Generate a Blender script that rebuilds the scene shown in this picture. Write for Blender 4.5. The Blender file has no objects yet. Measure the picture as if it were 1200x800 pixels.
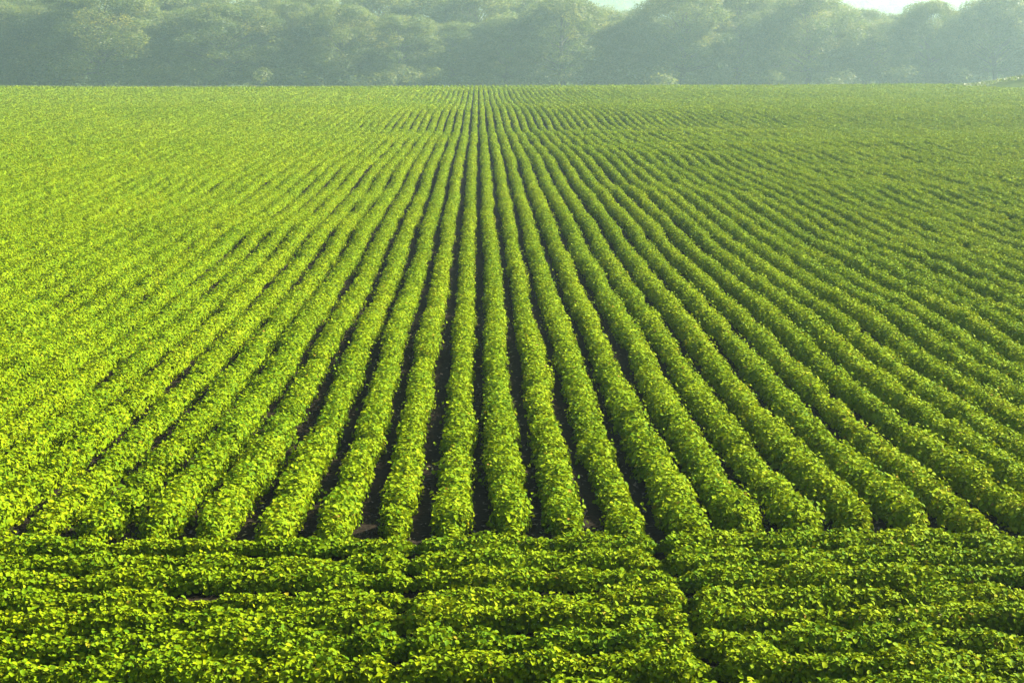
import bpy, math
import numpy as np
from mathutils import Vector

rng = np.random.default_rng(11)
R = math.radians
SC = bpy.context.scene
COL = SC.collection
AZ, EL = R(69), R(33)          # sun to the right, beyond the trees
SUND = np.array([math.sin(AZ) * math.cos(EL), math.cos(AZ) * math.cos(EL), math.sin(EL)])
SP = 0.762                     # row spacing, 30 inches

# ------------------------------------------------------------------ terrain
def sstep(a, b, v):
    t = np.clip((v - a) / (b - a), 0, 1)
    return t * t * (3 - 2 * t)

FIELD_END = 268.0
def field_end(x):
    return FIELD_END + 5 * np.sin(np.asarray(x) / 31.0 + 0.6) - 22 * sstep(80, 90, np.asarray(x))

def ground(x, y):
    x = np.asarray(x, float); y = np.asarray(y, float)
    near = np.where(y > 17.2, 0.64 * np.exp(-(y - 17.2) / 5.5), 0.64 + 0.05 * (17.2 - y))
    near = np.where(y < 9, 0.64 + 0.05 * 8.2, near)
    A = 0.15 * sstep(45, 130, y) * (1 - sstep(250, 275, y))
    und = A * (0.7 * np.sin(y / 11.5 + x / 60.0 + 0.4) + 0.8 * np.sin(y / 12.7 - x / 37.0 + 1.9) + 0.3 * np.sin(y / 6.3 + x / 45 + 2.0))
    B = 0.06 * sstep(20, 34, y) * (1 - sstep(110, 160, y))
    und = und + B * (np.sin(y / 1.9 + x / 5.3) * np.sin(x / 3.7 - y / 14.0 + 1) + 1.3 * np.sin(y / 4.3 - x / 8.0 + .7))
    und = und - .17 * np.exp(-((y - 128 - x * .06) / 9) ** 2) + .10 * np.exp(-((y - 98 - x * .05) / 9) ** 2)
    edge = 0.55 * sstep(50, 130, np.abs(x + 8)) * sstep(140, 250, y) * (1 - sstep(268, 300, y))
    drop = -0.9 * sstep(270, 283, y) - 4.8 * sstep(283, 425, y)
    hill = 12 * sstep(560, 900, y) + 66 * sstep(950, 1700, y) * (0.86 + 0.10 * np.sin(x / 260 + 2.4) + 0.06 * np.sin(x / 97.0))
    return near + und + edge + drop + hill

# ------------------------------------------------------------------ materials
def new_mat(name):
    m = bpy.data.materials.new(name); m.use_nodes = True
    nt = m.node_tree
    for n in list(nt.nodes): nt.nodes.remove(n)
    out = nt.nodes.new('ShaderNodeOutputMaterial')
    return m, nt, out

def ramp(nt, fac, stops):
    r = nt.nodes.new('ShaderNodeValToRGB')
    e = r.color_ramp.elements
    while len(e) < len(stops): e.new(0.5)
    for k, (p, c) in enumerate(stops):
        e[k].position = p; e[k].color = (*c, 1)
    nt.links.new(fac, r.inputs[0])
    return r.outputs[0]

def leaf_mat(name, stops, tstops, trans, rough=0.5, spec=0.35, patch=0.0, patch_scale=0.1):
    m, nt, out = new_mat(name)
    at = nt.nodes.new('ShaderNodeAttribute'); at.attribute_name = 'tint'
    fac = at.outputs['Fac']
    if patch:
        tc = nt.nodes.new('ShaderNodeNewGeometry')
        nz = nt.nodes.new('ShaderNodeTexNoise'); nz.inputs['Scale'].default_value = patch_scale; nz.inputs['Detail'].default_value = 3
        nt.links.new(tc.outputs['Position'], nz.inputs['Vector'])
        ma = nt.nodes.new('ShaderNodeMath'); ma.operation = 'MULTIPLY_ADD'
        nt.links.new(nz.outputs['Fac'], ma.inputs[0]); ma.inputs[1].default_value = patch; ma.inputs[2].default_value = -patch * 0.5
        ad = nt.nodes.new('ShaderNodeMath'); ad.operation = 'ADD'; ad.use_clamp = True
        nt.links.new(fac, ad.inputs[0]); nt.links.new(ma.outputs[0], ad.inputs[1])
        fac = ad.outputs[0]
    c = ramp(nt, fac, stops); t = ramp(nt, fac, tstops)
    b = nt.nodes.new('ShaderNodeBsdfPrincipled')
    b.inputs['Roughness'].default_value = rough
    b.inputs['Specular IOR Level'].default_value = spec
    nt.links.new(c, b.inputs['Base Color'])
    tr = nt.nodes.new('ShaderNodeBsdfTranslucent'); nt.links.new(t, tr.inputs['Color'])
    mx = nt.nodes.new('ShaderNodeMixShader'); mx.inputs[0].default_value = trans
    nt.links.new(b.outputs[0], mx.inputs[1]); nt.links.new(tr.outputs[0], mx.inputs[2])
    nt.links.new(mx.outputs[0], out.inputs['Surface'])
    return m

M_SOY = leaf_mat('soybean_leaf',
    [(0.0, (0.066, 0.148, 0.003)), (0.45, (0.175, 0.258, 0.002)), (0.9, (0.250, 0.300, 0.003)), (0.97, (0.28, 0.24, 0.012)), (1.0, (0.24, 0.15, 0.03))],
    [(0.0, (0.20, 0.31, 0.003)), (0.45, (0.34, 0.42, 0.003)), (0.9, (0.46, 0.49, 0.004)), (1.0, (0.46, 0.34, 0.03))],
    0.10, 0.6, 0.03, 0.34, 0.045)
M_STEM = leaf_mat('soybean_stem', [(0, (0.05, 0.08, 0.01)), (1, (0.09, 0.11, 0.02))], [(0, (0.02, 0.03, 0.003)), (1, (0.03, 0.04, 0.004))], 0.1)
M_TREE = leaf_mat('tree_leaf',
    [(0, (0.05, 0.085, 0.018)), (0.5, (0.085, 0.12, 0.022)), (1, (0.14, 0.15, 0.03))],
    [(0, (0.12, 0.19, 0.02)), (0.5, (0.24, 0.30, 0.03)), (1, (0.42, 0.40, 0.06))], 0.4, 0.5, 0.3)
M_GRASS = leaf_mat('grass_blade', [(0, (0.07, 0.12, 0.02)), (1, (0.14, 0.17, 0.04))], [(0, (0.12, 0.2, 0.03)), (1, (0.22, 0.26, 0.05))], 0.4)

M_LITTER = leaf_mat('dry_litter', [(0, (0.05, 0.035, 0.02)), (.8, (0.16, 0.12, 0.07)), (1, (0.09, 0.14, 0.02))], [(0, (0.05, 0.04, 0.02)), (1, (0.1, 0.08, 0.04))], .1)

def bark():
    m, nt, out = new_mat('bark')
    g = nt.nodes.new('ShaderNodeNewGeometry')
    nz = nt.nodes.new('ShaderNodeTexNoise'); nz.inputs['Scale'].default_value = 4; nz.inputs['Detail'].default_value = 5
    nt.links.new(g.outputs['Position'], nz.inputs['Vector'])
    c = ramp(nt, nz.outputs['Fac'], [(0.3, (0.06, 0.045, 0.03)), (0.7, (0.17, 0.14, 0.11))])
    b = nt.nodes.new('ShaderNodeBsdfPrincipled'); b.inputs['Roughness'].default_value = 0.9
    nt.links.new(c, b.inputs['Base Color']); nt.links.new(b.outputs[0], out.inputs['Surface'])
    return m
M_BARK = bark()

def soil():
    m, nt, out = new_mat('field_soil')
    g = nt.nodes.new('ShaderNodeNewGeometry')
    nz = nt.nodes.new('ShaderNodeTexNoise'); nz.inputs['Scale'].default_value = 14; nz.inputs['Detail'].default_value = 6
    nt.links.new(g.outputs['Position'], nz.inputs['Vector'])
    c1 = ramp(nt, nz.outputs['Fac'], [(0.3, (0.009, 0.007, 0.005)), (0.7, (0.028, 0.021, 0.014))])
    nz2 = nt.nodes.new('ShaderNodeTexNoise'); nz2.inputs['Scale'].default_value = 0.6; nz2.inputs['Detail'].default_value = 6
    nt.links.new(g.outputs['Position'], nz2.inputs['Vector'])
    c2 = ramp(nt, nz2.outputs['Fac'], [(0.3, (0.045, 0.08, 0.016)), (0.7, (0.10, 0.13, 0.03))])
    at = nt.nodes.new('ShaderNodeAttribute'); at.attribute_name = 'grassy'
    mx = nt.nodes.new('ShaderNodeMix'); mx.data_type = 'RGBA'
    nt.links.new(at.outputs['Fac'], mx.inputs['Factor']); nt.links.new(c1, mx.inputs['A']); nt.links.new(c2, mx.inputs['B'])
    bp = nt.nodes.new('ShaderNodeBump'); bp.inputs['Strength'].default_value = 0.6; bp.inputs['Distance'].default_value = 0.05
    nt.links.new(nz.outputs['Fac'], bp.inputs['Height'])
    b = nt.nodes.new('ShaderNodeBsdfPrincipled'); b.inputs['Roughness'].default_value = 0.95; b.inputs['Specular IOR Level'].default_value = 0.04
    nt.links.new(mx.outputs['Result'], b.inputs['Base Color']); nt.links.new(bp.outputs[0], b.inputs['Normal'])
    nt.links.new(b.outputs[0], out.inputs['Surface'])
    return m
M_SOIL = soil()

# ------------------------------------------------------------------ mesh building
class Mb:
    def __init__(s): s.v = []; s.f = []; s.t = []; s.mi = []; s.n = 0
    def add(s, v, f, t, mi=0):
        if len(v) == 0: return
        s.v.append(np.asarray(v, np.float32)); s.f.append(np.asarray(f, np.int32) + s.n)
        s.t.append(np.broadcast_to(np.asarray(t, np.float32), (len(f),))); s.mi.append(np.full(len(f), mi, np.int32))
        s.n += len(v)
    def mesh(s, name, mats, attr='tint', smooth=False):
        v = np.concatenate(s.v); f = np.concatenate(s.f); t = np.concatenate(s.t); mi = np.concatenate(s.mi)
        me = bpy.data.meshes.new(name)
        me.vertices.add(len(v)); me.vertices.foreach_set('co', v.ravel())
        me.loops.add(f.size); me.loops.foreach_set('vertex_index', f.ravel())
        me.polygons.add(len(f)); me.polygons.foreach_set('loop_start', np.arange(0, f.size, 4, dtype=np.int32))
        me.polygons.foreach_set('material_index', mi)
        for m in mats: me.materials.append(m)
        a = me.attributes.new(attr, 'FLOAT', 'FACE'); a.data.foreach_set('value', np.ascontiguousarray(t, dtype=np.float32))
        if smooth: me.polygons.foreach_set('use_smooth', np.ones(len(f), bool))
        me.update(calc_edges=True)
        return me
def link(name, me, parent=None):
    o = bpy.data.objects.new(name, me); COL.objects.link(o)
    if parent: o.parent = parent
    return o
def tag(o, label=None, cat=None, group=None, kind=None):
    for k, v in (('label', label), ('category', cat), ('group', group), ('kind', kind)):
        if v: o[k] = v
    return o

def unit(a): return a / (np.linalg.norm(a, axis=1, keepdims=True) + 1e-9)

def leaves(mb, c, n, L, tint, aspect=0.7, fine=False, mi=0, fold=0.16):
    """leaf blades at centres c with face normals n and lengths L; fine: two quads each, rounder outline"""
    N = len(c)
    if N == 0: return
    n = unit(n)
    u = unit(np.cross(n, unit(rng.normal(size=(N, 3)))))
    v = np.cross(n, u)
    L = L[:, None]; W = L * aspect
    if fine:
        pts = [c - u * L * .5, c - u * L * .16 + v * W * .52 + n * W * fold, c + u * L * .22 + v * W * .40 + n * W * fold,
               c + u * L * .52 - n * L * .08, c + u * L * .22 - v * W * .40 + n * W * fold, c - u * L * .16 - v * W * .52 + n * W * fold]
        V = np.stack(pts, 1).reshape(-1, 3)
        b = np.arange(N)[:, None] * 6
        F = np.concatenate([b + np.array([0, 1, 2, 3]), b + np.array([0, 3, 4, 5])], 1).reshape(-1, 4)
        mb.add(V, F, np.repeat(tint, 2), mi)
    else:
        pts = [c - u * L * .5, c + v * W * .5 + n * W * fold, c + u * L * .5 - n * L * .05, c - v * W * .5 + n * W * fold]
        V = np.stack(pts, 1).reshape(-1, 3)
        F = np.arange(4 * N).reshape(-1, 4)
        mb.add(V, F, tint, mi)

def noise1(t, scale, seed):
    t = np.asarray(t, float) / scale
    i = np.floor(t).astype(np.int64); f = t - i
    def h(k):
        x = np.sin(k * 12.9898 + seed * 78.233) * 43758.5453
        return (x - np.floor(x)) * 2 - 1
    f = f * f * (3 - 2 * f)
    return h(i) * (1 - f) + h(i + 1) * f

# ------------------------------------------------------------------ crop rows
def crop_row(seed, s0, s1, place, dist, H=0.36, W=0.238, dens=1.0, gaps=None, rough=1.0, size=1.0, core=1.0):
    """one row as one mesh; s runs along the row, place(s, off) -> x, y of a point 'off' sideways; dist(s) distance from the photographer"""
    mb = Mb()
    H *= 1 + .10 * math.sin(seed * 7.7); W *= 1 + .07 * math.sin(seed * 4.1)
    def prof(s):
        g = np.ones_like(s)
        g *= 1 + rough * (0.12 * noise1(s, .17, seed) + 0.13 * noise1(s, .55, seed + .3) + 0.10 * noise1(s, 2.3, seed + .7))
        g *= .25 + .75 * sstep(s0 - .05, s0 + .7, s)
        g *= 1 - rough * .5 * np.clip((noise1(s, .42, seed + 6.1) - .5) / .5, 0, 1)
        if gaps is not None: g = g * gaps(s)
        wl = W * g * (1 + rough * .22 * noise1(s, .37, seed + 1.1)); wr = W * g * (1 + rough * .22 * noise1(s, .37, seed + 1.9))
        h = H * g * (1 + rough * .12 * noise1(s, .24, seed + 2.3))
        sh = .025 * noise1(s, 1.1, seed + 3.1) + .04 * noise1(s, 6.0, seed + 3.7) + .02 * noise1(s, .4, seed + 3.3)
        return wl, wr, h, sh
    # stems and inner leaf mass, a closed ridge inside the leaves
    ds = []; s = s0
    while s < s1:
        ds.append(s); s += max(.14, dist(s) * .0028)
    ds.append(s1); ss = np.array(ds)
    wl, wr, h, sh = prof(ss)
    th = np.linspace(-8, 188, 8) * math.pi / 180
    cs, sn = np.cos(th), np.sin(th)
    J = rng.uniform(.60, .82, (len(ss), 8)) * core
    J[0] = 0.02; J[-1] = 0.02
    off = np.where(cs[None] > 0, wr[:, None], wl[:, None]) * np.sign(cs)[None] * np.abs(cs)[None] ** .85 * J + sh[:, None]
    up = .04 + np.maximum(h[:, None] * sn[None] * J, -.03)
    X, Y = place(ss[:, None] + 0 * off, off)
    Z = ground(X, Y) + up
    V = np.stack([X, Y, Z], -1).reshape(-1, 3)
    n = len(ss)
    a = (np.arange(n - 1)[:, None] * 8 + np.arange(7)[None]).ravel()
    F = np.stack([a, a + 1, a + 9, a + 8], 1)
    mb.add(V, F, rng.uniform(.1, .6, len(F)))
    # leaves, in bands of distance
    s = s0
    while s < s1:
        d = dist(s)
        step = min(max(2.0, d * .08), s1 - s)
        L = max(.070 * size, .0011 * d)
        N = int(step * (W + H) * 1.55 * dens * (1.8 if d < 30 else 1.5 if d < 60 else 1.2) / (.55 * L * L))
        t = s + rng.uniform(0, step, N)
        wl, wr, h, sh = prof(t)
        a = rng.uniform(-8, 188, N) * math.pi / 180
        r = rng.uniform(.56, 1.02, N) + np.abs(rng.normal(0, .06, N)) + (rng.random(N) < .04) * rng.uniform(.05, .35, N)
        cc, sn = np.cos(a), np.sin(a)
        off = np.where(cc > 0, wr, wl) * np.sign(cc) * np.abs(cc) ** .85 * r + sh
        up = .05 + np.maximum(h * np.sign(sn) * np.abs(sn) ** .85 * r, -.03)
        X, Y = place(t, off)
        c = np.stack([X, Y, ground(X, Y) + up], -1)
        X2, Y2 = place(t, off + cc * .1)
        out = np.stack([X2 - X, Y2 - Y, np.zeros(N)], -1) * 10
        nn = out * .66 + np.array([0, 0, 1.0]) * (.10 + 1.05 * np.maximum(sn, 0))[:, None] + SUND * .28 + rng.normal(0, .48, (N, 3))
        tint = np.clip(rng.beta(1.7, 1.8, N) * .88 + .12 * noise1(t, .5, seed + 4.4) + .1 * noise1(t, 9, seed + 5.1), 0, .93)
        tint = np.where(rng.random(N) < .006, rng.uniform(.95, 1, N), tint)
        leaves(mb, c, nn, L * rng.uniform(.65, 1.2, N), tint, .78, fine=d < 24)
        s += step
    return mb

ONES = ['', 'first', 'second', 'third', 'fourth', 'fifth', 'sixth', 'seventh', 'eighth', 'ninth', 'tenth', 'eleventh', 'twelfth', 'thirteenth',
        'fourteenth', 'fifteenth', 'sixteenth', 'seventeenth', 'eighteenth', 'nineteenth']
TENS = {20: ('twentieth', 'twenty'), 30: ('thirtieth', 'thirty'), 40: ('fortieth', 'forty'), 50: ('fiftieth', 'fifty'), 60: ('sixtieth', 'sixty'),
        70: ('seventieth', 'seventy'), 80: ('eightieth', 'eighty'), 90: ('ninetieth', 'ninety')}
def ordinal(n):
    if n >= 100: return 'hundredth' if n == 100 else 'hundred and ' + ordinal(n - 100)
    if n < 20: return ONES[n]
    t, o = n // 10 * 10, n % 10
    return TENS[t][0] if o == 0 else TENS[t][1] + '-' + ONES[o]

ROW_START = 17.5
KL, KR = 118, 134
for k in range(-KL, KR):
    xk = (k + .5) * SP
    seed = k * 1.37 + 50
    y0 = ROW_START + .16 * math.sin(k * 2.1) + .28 * math.sin(k * 5.3 + 1)
    lim = .445 if xk > 0 else .40
    y0 = max(y0, (abs(xk) - 1.6) / lim - 2)
    y1 = float(field_end(xk)) - 1.0
    if y0 > y1 - 4: y0 = y1 - 4
    gp = None
    if k in (-2, -5, -7, -9, -4):
        hole = {-2: 18.9, -5: 26.5, -7: 21.3, -9: 20.9, -4: 38.0}[k]
        gp = lambda s, hole=hole: 1 - .5 * np.exp(-((s - hole) / .22) ** 2)
    mb = crop_row(seed, y0, y1, lambda s, o, xk=xk: (xk + o, s), lambda s, xk=xk: math.hypot(s, xk), gaps=gp)
    o = link('soybean_row', mb.mesh('soybean_row', [M_SOY]))
    n, side = (-k, 'left') if k < 0 else (k + 1, 'right')
    lim_end = 'its near end meeting the cross rows' if y0 < 18.2 else ('running out of the frame edge' if n < 60 else 'short in view near the trees')
    lab = f'soybean row {ordinal(n)} to the {side} of the straight upright dark furrow'
    if len(lab.split()) + len(lim_end.split()) <= 16: lab += ', ' + lim_end
    tag(o, lab, 'crop row', 'soybean rows running away to the trees')

# rows across the front, cut by two wheel tracks
CROSS = ['first cross row of soybeans, against the ends of the long rows', 'second cross row of soybeans, one in front of the long rows\' ends',
         'third cross row of soybeans, counted from the long rows toward the viewer', 'fourth cross row of soybeans, counted from the long rows toward the viewer',
         'fifth cross row of soybeans, counted from the long rows toward the viewer', 'sixth cross row of soybeans, near the bottom edge with ragged leaves',
         'seventh cross row of soybeans, cut by the bottom edge of the picture',
         'eighth cross row of soybeans, just below the bottom edge', 'ninth cross row of soybeans, nearest the viewer, below the bottom edge']
for i in range(9):
    yc = 17.2 - .72 * i
    seed = 900 + i * 3.3
    tr = lambda s, i=i: (1 - max(.3, .7 - .06 * i) * np.exp(-((s + .80 + .05 * math.sin(i * 2)) / .12) ** 2)) * (1 - (.7 - .1 * (i % 3)) * np.exp(-((s - 2.22 + .06 * math.sin(i * 1.7)) / .12) ** 2)) * (1 + .16 * noise1(s, .8, i + 5.5) + .12 * noise1(s, .3, i + 2.5))
    mb = crop_row(seed, -.4 * yc - 3, .45 * yc + 3, lambda s, o, yc=yc: (s, yc + o + .05 * np.sin(s * .7 + yc)), lambda s, yc=yc: yc,
                  H=.20 if i < 4 else .24, W=.205 if i < 4 else .195, gaps=tr, rough=.95, dens=1.6, size=.86, core=.72)
    o = link('soybean_row', mb.mesh('soybean_row', [M_SOY]))
    tag(o, CROSS[i], 'crop row', 'soybean rows laid across the front')

# ------------------------------------------------------------------ ground sheet
xs = np.concatenate([-np.geomspace(2500, 175, 16), np.arange(-170, 171, 3.4), np.geomspace(175, 2500, 16)])
ys = np.concatenate([[-400, -150, -60, -20, 0, 5], np.arange(8, 45, .8), np.arange(45, 300, 1.5), np.arange(300, 1000, 10), np.geomspace(1010, 4000, 40)])
GX, GY = np.meshgrid(xs, ys)
V = np.stack([GX, GY, ground(GX, GY)], -1).reshape(-1, 3)
nx = len(xs)
a = (np.arange(len(ys) - 1)[:, None] * nx + np.arange(nx - 1)[None]).ravel()
F = np.stack([a, a + 1, a + nx + 1, a + nx], 1)
ctr = V[F].mean(1)
gm = Mb(); gm.add(V, F, ((ctr[:, 1] > field_end(ctr[:, 0])) | (np.abs(ctr[:, 0]) > 150)).astype(float))
tag(link('ground', gm.mesh('ground', [M_SOIL], 'grassy', True)), kind='structure')

# grassy bank at the right end of the field
bx = np.linspace(84, 190, 90); bt = np.linspace(-1, 1, 15)
BX, BT = np.meshgrid(bx, bt)
bh = 2.1 * sstep(84, 96, BX) * (0.85 + .2 * noise1(BX, 9, 3))
prof_ = np.where(BT < 0, 1 - np.abs(BT) ** 1.6, 1 - BT ** 2 * .9)
BY = 252 + BT * np.where(BT < 0, 4.5, 14) + 1.2 * np.sin(BX / 13)
BZ = ground(BX, BY) - .12 + bh * prof_ + .08 * noise1(BX * 3 + BY * 1.7, 1, 9)
V = np.stack([BX, BY, BZ], -1).reshape(-1, 3)
a = (np.arange(14)[:, None] * 90 + np.arange(89)[None]).ravel()
bm_ = Mb(); bm_.add(V, np.stack([a, a + 1, a + 91, a + 90], 1), 1.0)
tag(link('bank', bm_.mesh('bank', [M_SOIL], 'grassy', True)), kind='structure')

# rough grass along the far edge of the field and over the bank
gb = Mb()
N = 26000
x = rng.uniform(-125, 150, N); y = field_end(x) + rng.uniform(-.6, 9, N)
on = (x > 84)
y = np.where(on, rng.uniform(251.4, 266, N), y)
bt_ = np.where(y < 252, (y - 252) / 4.5, (y - 252) / 14)
pz = np.where(bt_ < 0, 1 - np.minimum(np.abs(bt_), 1) ** 1.6, np.maximum(1 - bt_ ** 2 * .9, 0)) * 2.1 * sstep(84, 96, x) * (0.85 + .2 * noise1(x, 9, 3)) * on
c = np.stack([x, y, ground(x, y) + pz + .15], -1)
nn = np.stack([rng.normal(0, .6, N), rng.normal(-.3, .6, N), rng.uniform(.2, 1, N)], -1)
leaves(gb, c, nn, rng.uniform(.3, .6, N) * (1 + .6 * noise1(x, 4, 1) * noise1(x, 1.3, 2)), rng.random(N), .5)
tag(link('grass', gb.mesh('grass', [M_GRASS])), kind='stuff')

# fallen leaves and old straw on the soil between the near rows
lm = Mb(); N = 16000
y = 11 + 34 * rng.random(N) ** 1.4; x = rng.uniform(-.4, .44, N) * y
c = np.stack([x, y, ground(x, y) + .012], -1)
leaves(lm, c, np.stack([rng.normal(0, .25, N), rng.normal(0, .25, N), np.ones(N)], -1), rng.uniform(.03, .11, N), rng.random(N), .35)
tag(link('leaf_litter', lm.mesh('leaf_litter', [M_LITTER])), kind='stuff')

# ------------------------------------------------------------------ trees
def tube(mb, p0, p1, r0, r1, sides=7, bend=0.0):
    p0, p1 = np.array(p0, float), np.array(p1, float)
    n = 5; t = np.linspace(0, 1, n)
    side = rng.normal(size=3) * bend
    P = p0 + (p1 - p0) * t[:, None] + np.sin(t * math.pi)[:, None] * side
    d = p1 - p0; d /= np.linalg.norm(d)
    u = np.cross(d, [1, .3, .2]); u /= np.linalg.norm(u); v = np.cross(d, u)
    an = np.linspace(0, 2 * math.pi, sides, endpoint=False)
    rr = r0 + (r1 - r0) * t
    V = (P[:, None] + rr[:, None, None] * (np.cos(an)[None, :, None] * u + np.sin(an)[None, :, None] * v)).reshape(-1, 3)
    F = []
    for i in range(n - 1):
        for j in range(sides):
            k = (j + 1) % sides
            F.append([i * sides + j, i * sides + k, (i + 1) * sides + k, (i + 1) * sides + j])
    mb.add(V, F, .5)

def tree_meshes(seed, low=.08, dome=1.0, dens=1.0, leafL=.25):
    """trunk and crown of a tree 1 unit wide and 1 tall scaled to 18 m; returned in metres for a 16 m wide, 18 m tall tree"""
    global rng
    keep = rng; rng = np.random.default_rng(seed)
    Wd, Ht = 8.0, 18.0
    tk = Mb()
    top = np.array([rng.normal(0, .5), rng.normal(0, .5), Ht * .78])
    tube(tk, (0, 0, -.3), top * [1, 1, .45], .48, .34, bend=.25); tube(tk, top * [1, 1, .45], top, .34, .06, bend=.35)
    cr = Mb()
    centres = []
    for i in range(int(340 * dens)):
        f = rng.random() ** .85
        z = low + (1 - low) * f
        # envelope: widest at 45 % of the height, rounded top
        e = math.sqrt(max(0, 1 - (max(0, z - .42) / (.56 * dome)) ** 2.2)) if z > .42 else .86 + .14 * (z / .42)
        ang = rng.uniform(0, 2 * math.pi)
        rad = Wd * e * (.40 + .60 * rng.random() ** .5) * (1 + .18 * math.sin(ang * 3 + seed) + .1 * math.sin(ang * 5 + seed * 2))
        centres.append((rad * math.cos(ang), rad * math.sin(ang), min(z * Ht, Ht - 1.3), rng.uniform(.6, 1.0) + 1.0 * rng.random() ** 2))
    for (x, y, z, r) in centres:
        if rng.random() < .22: tube(tk, top * [1, 1, max(.25, min(.95, z / Ht - .12))], (x * .9, y * .9, z), .09, .02, 5, .3)
        N = int(165 * (r / 1.7) ** 2 * (.42 / leafL) ** 2)
        dirs = unit(rng.normal(size=(N, 3)))
        q = r * (.55 + .5 * rng.random(N) ** .6)[:, None]
        c = np.array([x, y, z]) + dirs * q * [1.15, 1.15, .8]
        c += rng.normal(0, .15, c.shape)
        nn = dirs + np.array([0, 0, .5]) + rng.normal(0, .5, (N, 3))
        tint = np.clip(rng.normal(.45, .18, N) + rng.normal(0, .22), 0, 1)
        c[:, 2] = np.maximum(c[:, 2], .2)
        leaves(cr, c, nn, leafL * rng.uniform(.6, 1.3, N), tint, .75)
    rng = keep
    return tk.mesh('trunk', [M_BARK]), cr.mesh('crown', [M_TREE])

VAR = [tree_meshes(201 + i * 7, low=[.05, .10, .04, .16, .06, .12, .03][i], dome=[1, 1.02, .98, 1, 1.05, 1, .97][i]) for i in range(7)]
F_PX, YAW_PX, CAM_Z = 1700.0, 562.0, 6.8
def px_x(px, y): return (px - YAW_PX) / F_PX * (y * .98 + 1.3)
def place_tree(i, px, wpx, toppx, y, rot, label, group, name='tree', cat='tree'):
    x = px_x(px, y); z0 = float(ground(x, y))
    beta = R(11.37) + math.atan((toppx - 400) / F_PX)
    top = CAM_Z - y * math.tan(beta)
    h = top - z0; w = wpx / F_PX * y
    e = bpy.data.objects.new(name, None); COL.objects.link(e)
    e.location = (x, y, z0); e.rotation_euler = (0, 0, rot); e.scale = (w / 16.5, w / 16.5, h / 18.3)
    tag(e, label, cat, group)
    link('trunk', VAR[i % 7][0], e); link('crown', VAR[i % 7][1], e)
    return e

FRONT = [  # px, width px, top px, extra depth, label
 (-95, 130, -25, 0, 'hazy tree wholly past the left edge, beside the first dark crown'),
 (-22, 110, -8, -2, 'hazy tree cut by the left edge, pale sunlit leaves on its side'),
 (38, 92, 5, 2, 'hazy tree with pale sunlit top, second from the left edge'),
 (122, 150, -20, -2, 'broad dark hazy tree whose right shoulder slopes down in bright sunlit leaves'),
 (203, 84, 12, 4, 'lower hazy tree in the dip right of the bright sloping shoulder'),
 (268, 140, 3, 0, 'wide dome-shaped hazy tree with a sunlit crest, left of the slim pale treetop'),
 (345, 74, 0, 3, 'slim hazy tree with a bright pale top, between two dark rounded crowns'),
 (405, 105, 4, -1, 'rounded dark hazy tree with a glowing rim, right of the slim pale treetop'),
 (470, 92, 16, 0, 'mid-sized hazy dome tree left of the low pale yellow treetops'),
 (532, 94, 25, 3, 'low hazy tree under pale yellow foliage, left of the tall central tree'),
 (595, 88, 18, 1, 'hazy tree leaning against the left flank of the tall central tree'),
 (660, 122, -6, -1, 'tall central hazy tree whose right side falls away to open sky'),
 (735, 92, 20, 1, 'low rounded hazy tree under the large patch of open sky'),
 (800, 120, -14, -1, 'tall hazy tree rising right of the large patch of open sky'),
 (868, 104, -20, 2, 'tall pale hazy tree second right of the large patch of open sky'),
 (945, 112, -12, 0, 'tall pale hazy tree just left of the first small sky notch'),
 (1022, 96, 24, 1, 'low hazy tree beneath the first small sky notch'),
 (1092, 74, -2, 0, 'pointed hazy tree standing between the two small sky notches'),
 (1122, 60, 24, 3, 'small hazy tree beneath the second small sky notch'),
 (1172, 98, -10, -1, 'pale hazy tree above the grassy bank, at the right edge'),
 (1255, 118, -14, 0, 'pale hazy tree just past the right edge, behind the bank'),
 (1345, 120, -20, 0, 'pale hazy tree well past the right edge, behind the bank')]
for i, (px, w, t, dy, lab) in enumerate(FRONT):
    place_tree(i * 3 + (i // 7), px, w * 1.12, t, 450 + dy * 2.5, i * 2.4, lab, 'trees along the far edge of the field')
BACK = [
 (0, 120, -18, 'paler tree behind the first trees at the left edge'), (75, 110, -10, 'paler tree behind the gap left of the broad dark tree'),
 (185, 120, -8, 'bluish tree behind the bright sloping shoulder'), (240, 100, -12, 'bluish tree filling behind the wide dome-shaped tree'),
 (318, 100, -6, 'bluish tree behind the slim pale treetop'), (370, 90, -8, 'bluish tree in the notch right of the slim pale treetop'),
 (445, 110, -12, 'pale yellow tree peeping above the mid-sized dome'), (505, 110, -10, 'pale sunlit tree above the low yellow treetops'),
 (562, 110, -14, 'pale sunlit tree left behind the tall central tree'), (625, 90, -8, 'pale tree hidden mostly by the tall central tree'),
 (838, 110, -12, 'very pale tree between the two tall trees right of the sky patch'), (905, 100, -10, 'very pale tree behind, left of the first small sky notch'),
 (975, 70, 0, 'very pale slender tree closing the first sky notch on its left'), (1060, 70, 14, 'very pale tree peeping left of the pointed tree'),
 (697, 90, 7, 'very pale tree filling the slope right of the tall central tree'), (748, 76, 9, 'very pale treetop rising into the large patch of open sky'),
 (1014, 74, 9, 'very pale treetop rising into the first small sky notch'), (1136, 70, 10, 'very pale treetop rising into the second small sky notch'),
 (1210, 110, -8, 'very pale tree behind the right edge trees'), (1300, 120, -10, 'very pale tree past the right edge, behind the others')]
for i, (px, w, t, lab) in enumerate(BACK):
    place_tree(i * 2 + 1 + i // 5, px, w * 1.15, t, 492 + 10 * math.sin(i * 2.2), i * 1.7 + 1, lab, 'second line of hazy trees')

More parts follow.
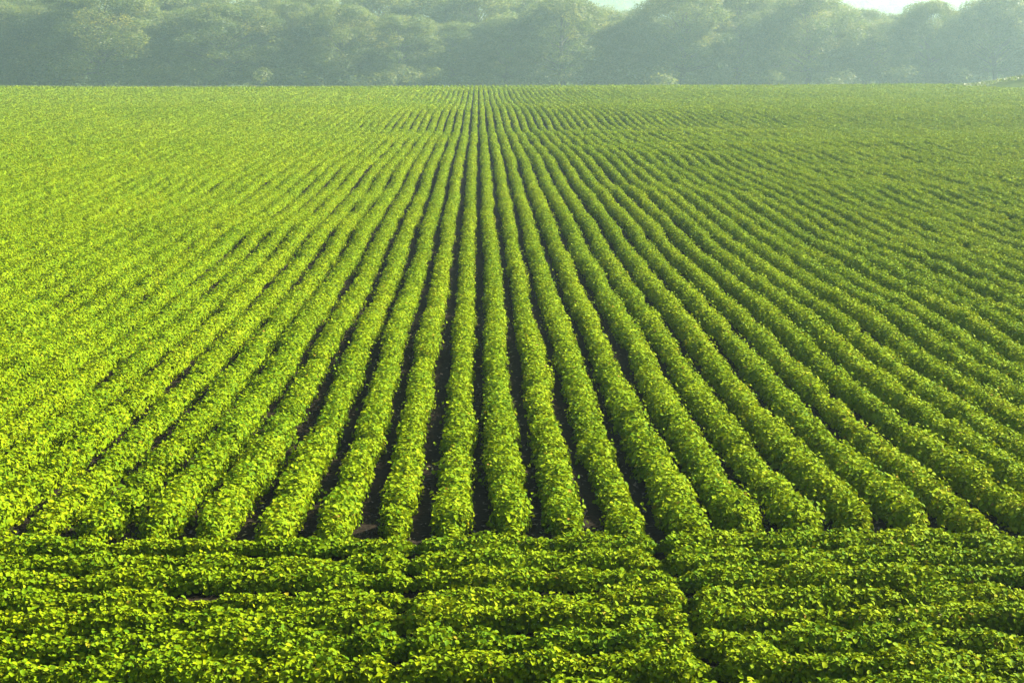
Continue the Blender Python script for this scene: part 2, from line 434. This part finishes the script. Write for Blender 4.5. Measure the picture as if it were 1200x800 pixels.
# low bushes at the foot of the trees
def bush_mesh(seed):
    global rng
    keep = rng; rng = np.random.default_rng(seed)
    st, cr = Mb(), Mb()
    for i in range(9):
        a = rng.uniform(0, 6.28); r = rng.uniform(.2, 1.9)
        c0 = np.array([r * math.cos(a), r * math.sin(a), rng.uniform(.5, 2.3)])
        tube(st, (0, 0, -.2), c0, .08, .02, 5, .15)
        N = 300; d = unit(rng.normal(size=(N, 3)))
        c = c0 + d * rng.uniform(.5, 1.1, (N, 1)); c[:, 2] = np.maximum(c[:, 2], .1)
        leaves(cr, c, d + [0, 0, .5] + rng.normal(0, .5, (N, 3)), .22 * rng.uniform(.6, 1.3, N), np.clip(rng.normal(.55, .2, N), 0, 1), .75)
    rng = keep
    return st.mesh('stem', [M_BARK]), cr.mesh('foliage', [M_TREE])
BV = [bush_mesh(71), bush_mesh(83), bush_mesh(97)]
BUSH = [(12, 1.0, 'dark low bush at the foot of the trees by the left edge'), (70, 1.7, 'tall pale sunlit bush in front of the broad dark tree\'s left side'),
        (165, 1.0, 'low dark bush under the bright sloping shoulder'), (232, 1.2, 'low dark bush at the left foot of the wide dome tree'),
        (318, 1.1, 'low dark bush left of the slim pale tree\'s trunk'), (372, 1.5, 'upright lit bush right below the slim pale tree'),
        (440, 1.0, 'low dark bush between the rounded tree and the mid-sized dome'), (500, 1.1, 'low dark bush below the low yellow treetops'),
        (566, 1.0, 'low dark bush left of the tall central tree'), (628, 1.1, 'low dark bush at the foot of the tall central tree'),
        (700, 1.0, 'low hazy bush left below the large sky patch'), (765, 1.4, 'pale speckled bush right below the large sky patch'),
        (835, 1.1, 'low hazy bush between the two tall pale trees'), (905, 1.0, 'low hazy bush left of the first sky notch'),
        (985, 1.1, 'low hazy bush beneath the first sky notch'), (1055, 1.2, 'low hazy bush left of the pointed tree'),
        (1135, 1.1, 'low hazy bush just left of the grassy bank')]
for i, (px, s, lab) in enumerate(BUSH):
    y = 434 + 3 * math.sin(i * 2.7); x = px_x(px, y)
    e = bpy.data.objects.new('bush', None); COL.objects.link(e)
    e.location = (x, y, float(ground(x, y))); e.rotation_euler = (0, 0, i * 1.9); e.scale = (s * 3.6, s * 2.6, s * 2.1)
    tag(e, lab, 'bush', 'bushes at the foot of the trees')
    link('stem', BV[i % 3][0], e); link('foliage', BV[i % 3][1], e)

# far-off wood behind, one mass
fw = Mb()
for i in range(1100):
    y = 530 + 420 * rng.random() ** 1.3 if i < 480 else rng.uniform(980, 1720)
    x = rng.uniform(-.5, .55) * y
    r = rng.uniform(5, 9); h = rng.uniform(12, 20)
    if y > 970: r *= 2; h *= .9
    z0 = float(ground(x, y))
    N = 260; d = unit(rng.normal(size=(N, 3)))
    c = np.array([x, y, z0 + h * .5]) + d * np.array([r, r, h * .5]) * rng.uniform(.75, 1.08, (N, 1))
    leaves(fw, c, d + [0, 0, .4] + rng.normal(0, .4, (N, 3)), rng.uniform(1.0, 2.0, N), np.clip(rng.normal(.5, .2, N), 0, 1), .8)
tag(link('far_woods', fw.mesh('far_woods', [M_TREE])), kind='stuff')

# ------------------------------------------------------------------ haze
def haze(density):
    x0, x1, y0, y1, z0, z1 = -2600, 2600, -450, 4100, -7.2, 90
    v = [(x, y, z) for z in (z0, z1) for y in (y0, y1) for x in (x0, x1)]
    f = [(0, 2, 3, 1), (4, 5, 7, 6), (0, 1, 5, 4), (2, 6, 7, 3), (0, 4, 6, 2), (1, 3, 7, 5)]
    me = bpy.data.meshes.new('haze'); me.from_pydata(v, [], f); me.update()
    m, nt, out = new_mat('haze_air')
    p = nt.nodes.new('ShaderNodeVolumePrincipled')
    p.inputs['Color'].default_value = (.64, .90, .96, 1); p.inputs['Density'].default_value = density
    p.inputs['Anisotropy'].default_value = .45
    nt.links.new(p.outputs[0], out.inputs['Volume'])
    me.materials.append(m)
    tag(link('haze', me), kind='stuff')
haze(.0005)

# ------------------------------------------------------------------ light
sd = Vector((math.sin(AZ) * math.cos(EL), math.cos(AZ) * math.cos(EL), math.sin(EL)))
sl = bpy.data.lights.new('sun', 'SUN'); sl.energy = 5.0; sl.angle = R(.5); sl.color = (1, .93, .74)
so = bpy.data.objects.new('sun', sl); COL.objects.link(so); so.rotation_euler = (-sd).to_track_quat('-Z', 'Y').to_euler(); so.location = (60, 40, 60)
w = bpy.data.worlds.new('World'); SC.world = w; w.use_nodes = True
nt = w.node_tree
bg = nt.nodes.get('Background') or nt.nodes.new('ShaderNodeBackground')
sky = nt.nodes.new('ShaderNodeTexSky'); sky.sky_type = 'NISHITA'; sky.sun_disc = False
sky.sun_elevation = EL; sky.sun_rotation = AZ; sky.air_density = 1.0; sky.dust_density = 2.0
nt.links.new(sky.outputs[0], bg.inputs['Color']); bg.inputs['Strength'].default_value = .05

# ------------------------------------------------------------------ camera
cam = bpy.data.cameras.new('camera'); co = bpy.data.objects.new('camera', cam); COL.objects.link(co)
cam.sensor_width = 36; cam.sensor_fit = 'HORIZONTAL'; cam.lens = 36 * F_PX / 1200
cam.clip_start = .1; cam.clip_end = 9000
co.location = (0, 0, CAM_Z)
co.rotation_euler = (R(90 - 11.37), 0, -math.atan(38 / F_PX) / math.cos(R(11.37)))
SC.camera = co
SC.render.resolution_x, SC.render.resolution_y = 1024, 682
vs = SC.view_settings
vs.view_transform = 'Standard'; vs.look = 'None'; vs.gamma = 1; vs.use_curve_mapping = False; vs.exposure = 1.88
SC.render.engine = 'CYCLES'
cy = SC.cycles
cy.max_bounces = 6; cy.diffuse_bounces = 1; cy.glossy_bounces = 2; cy.transmission_bounces = 2; cy.volume_bounces = 1
cy.use_denoising = True
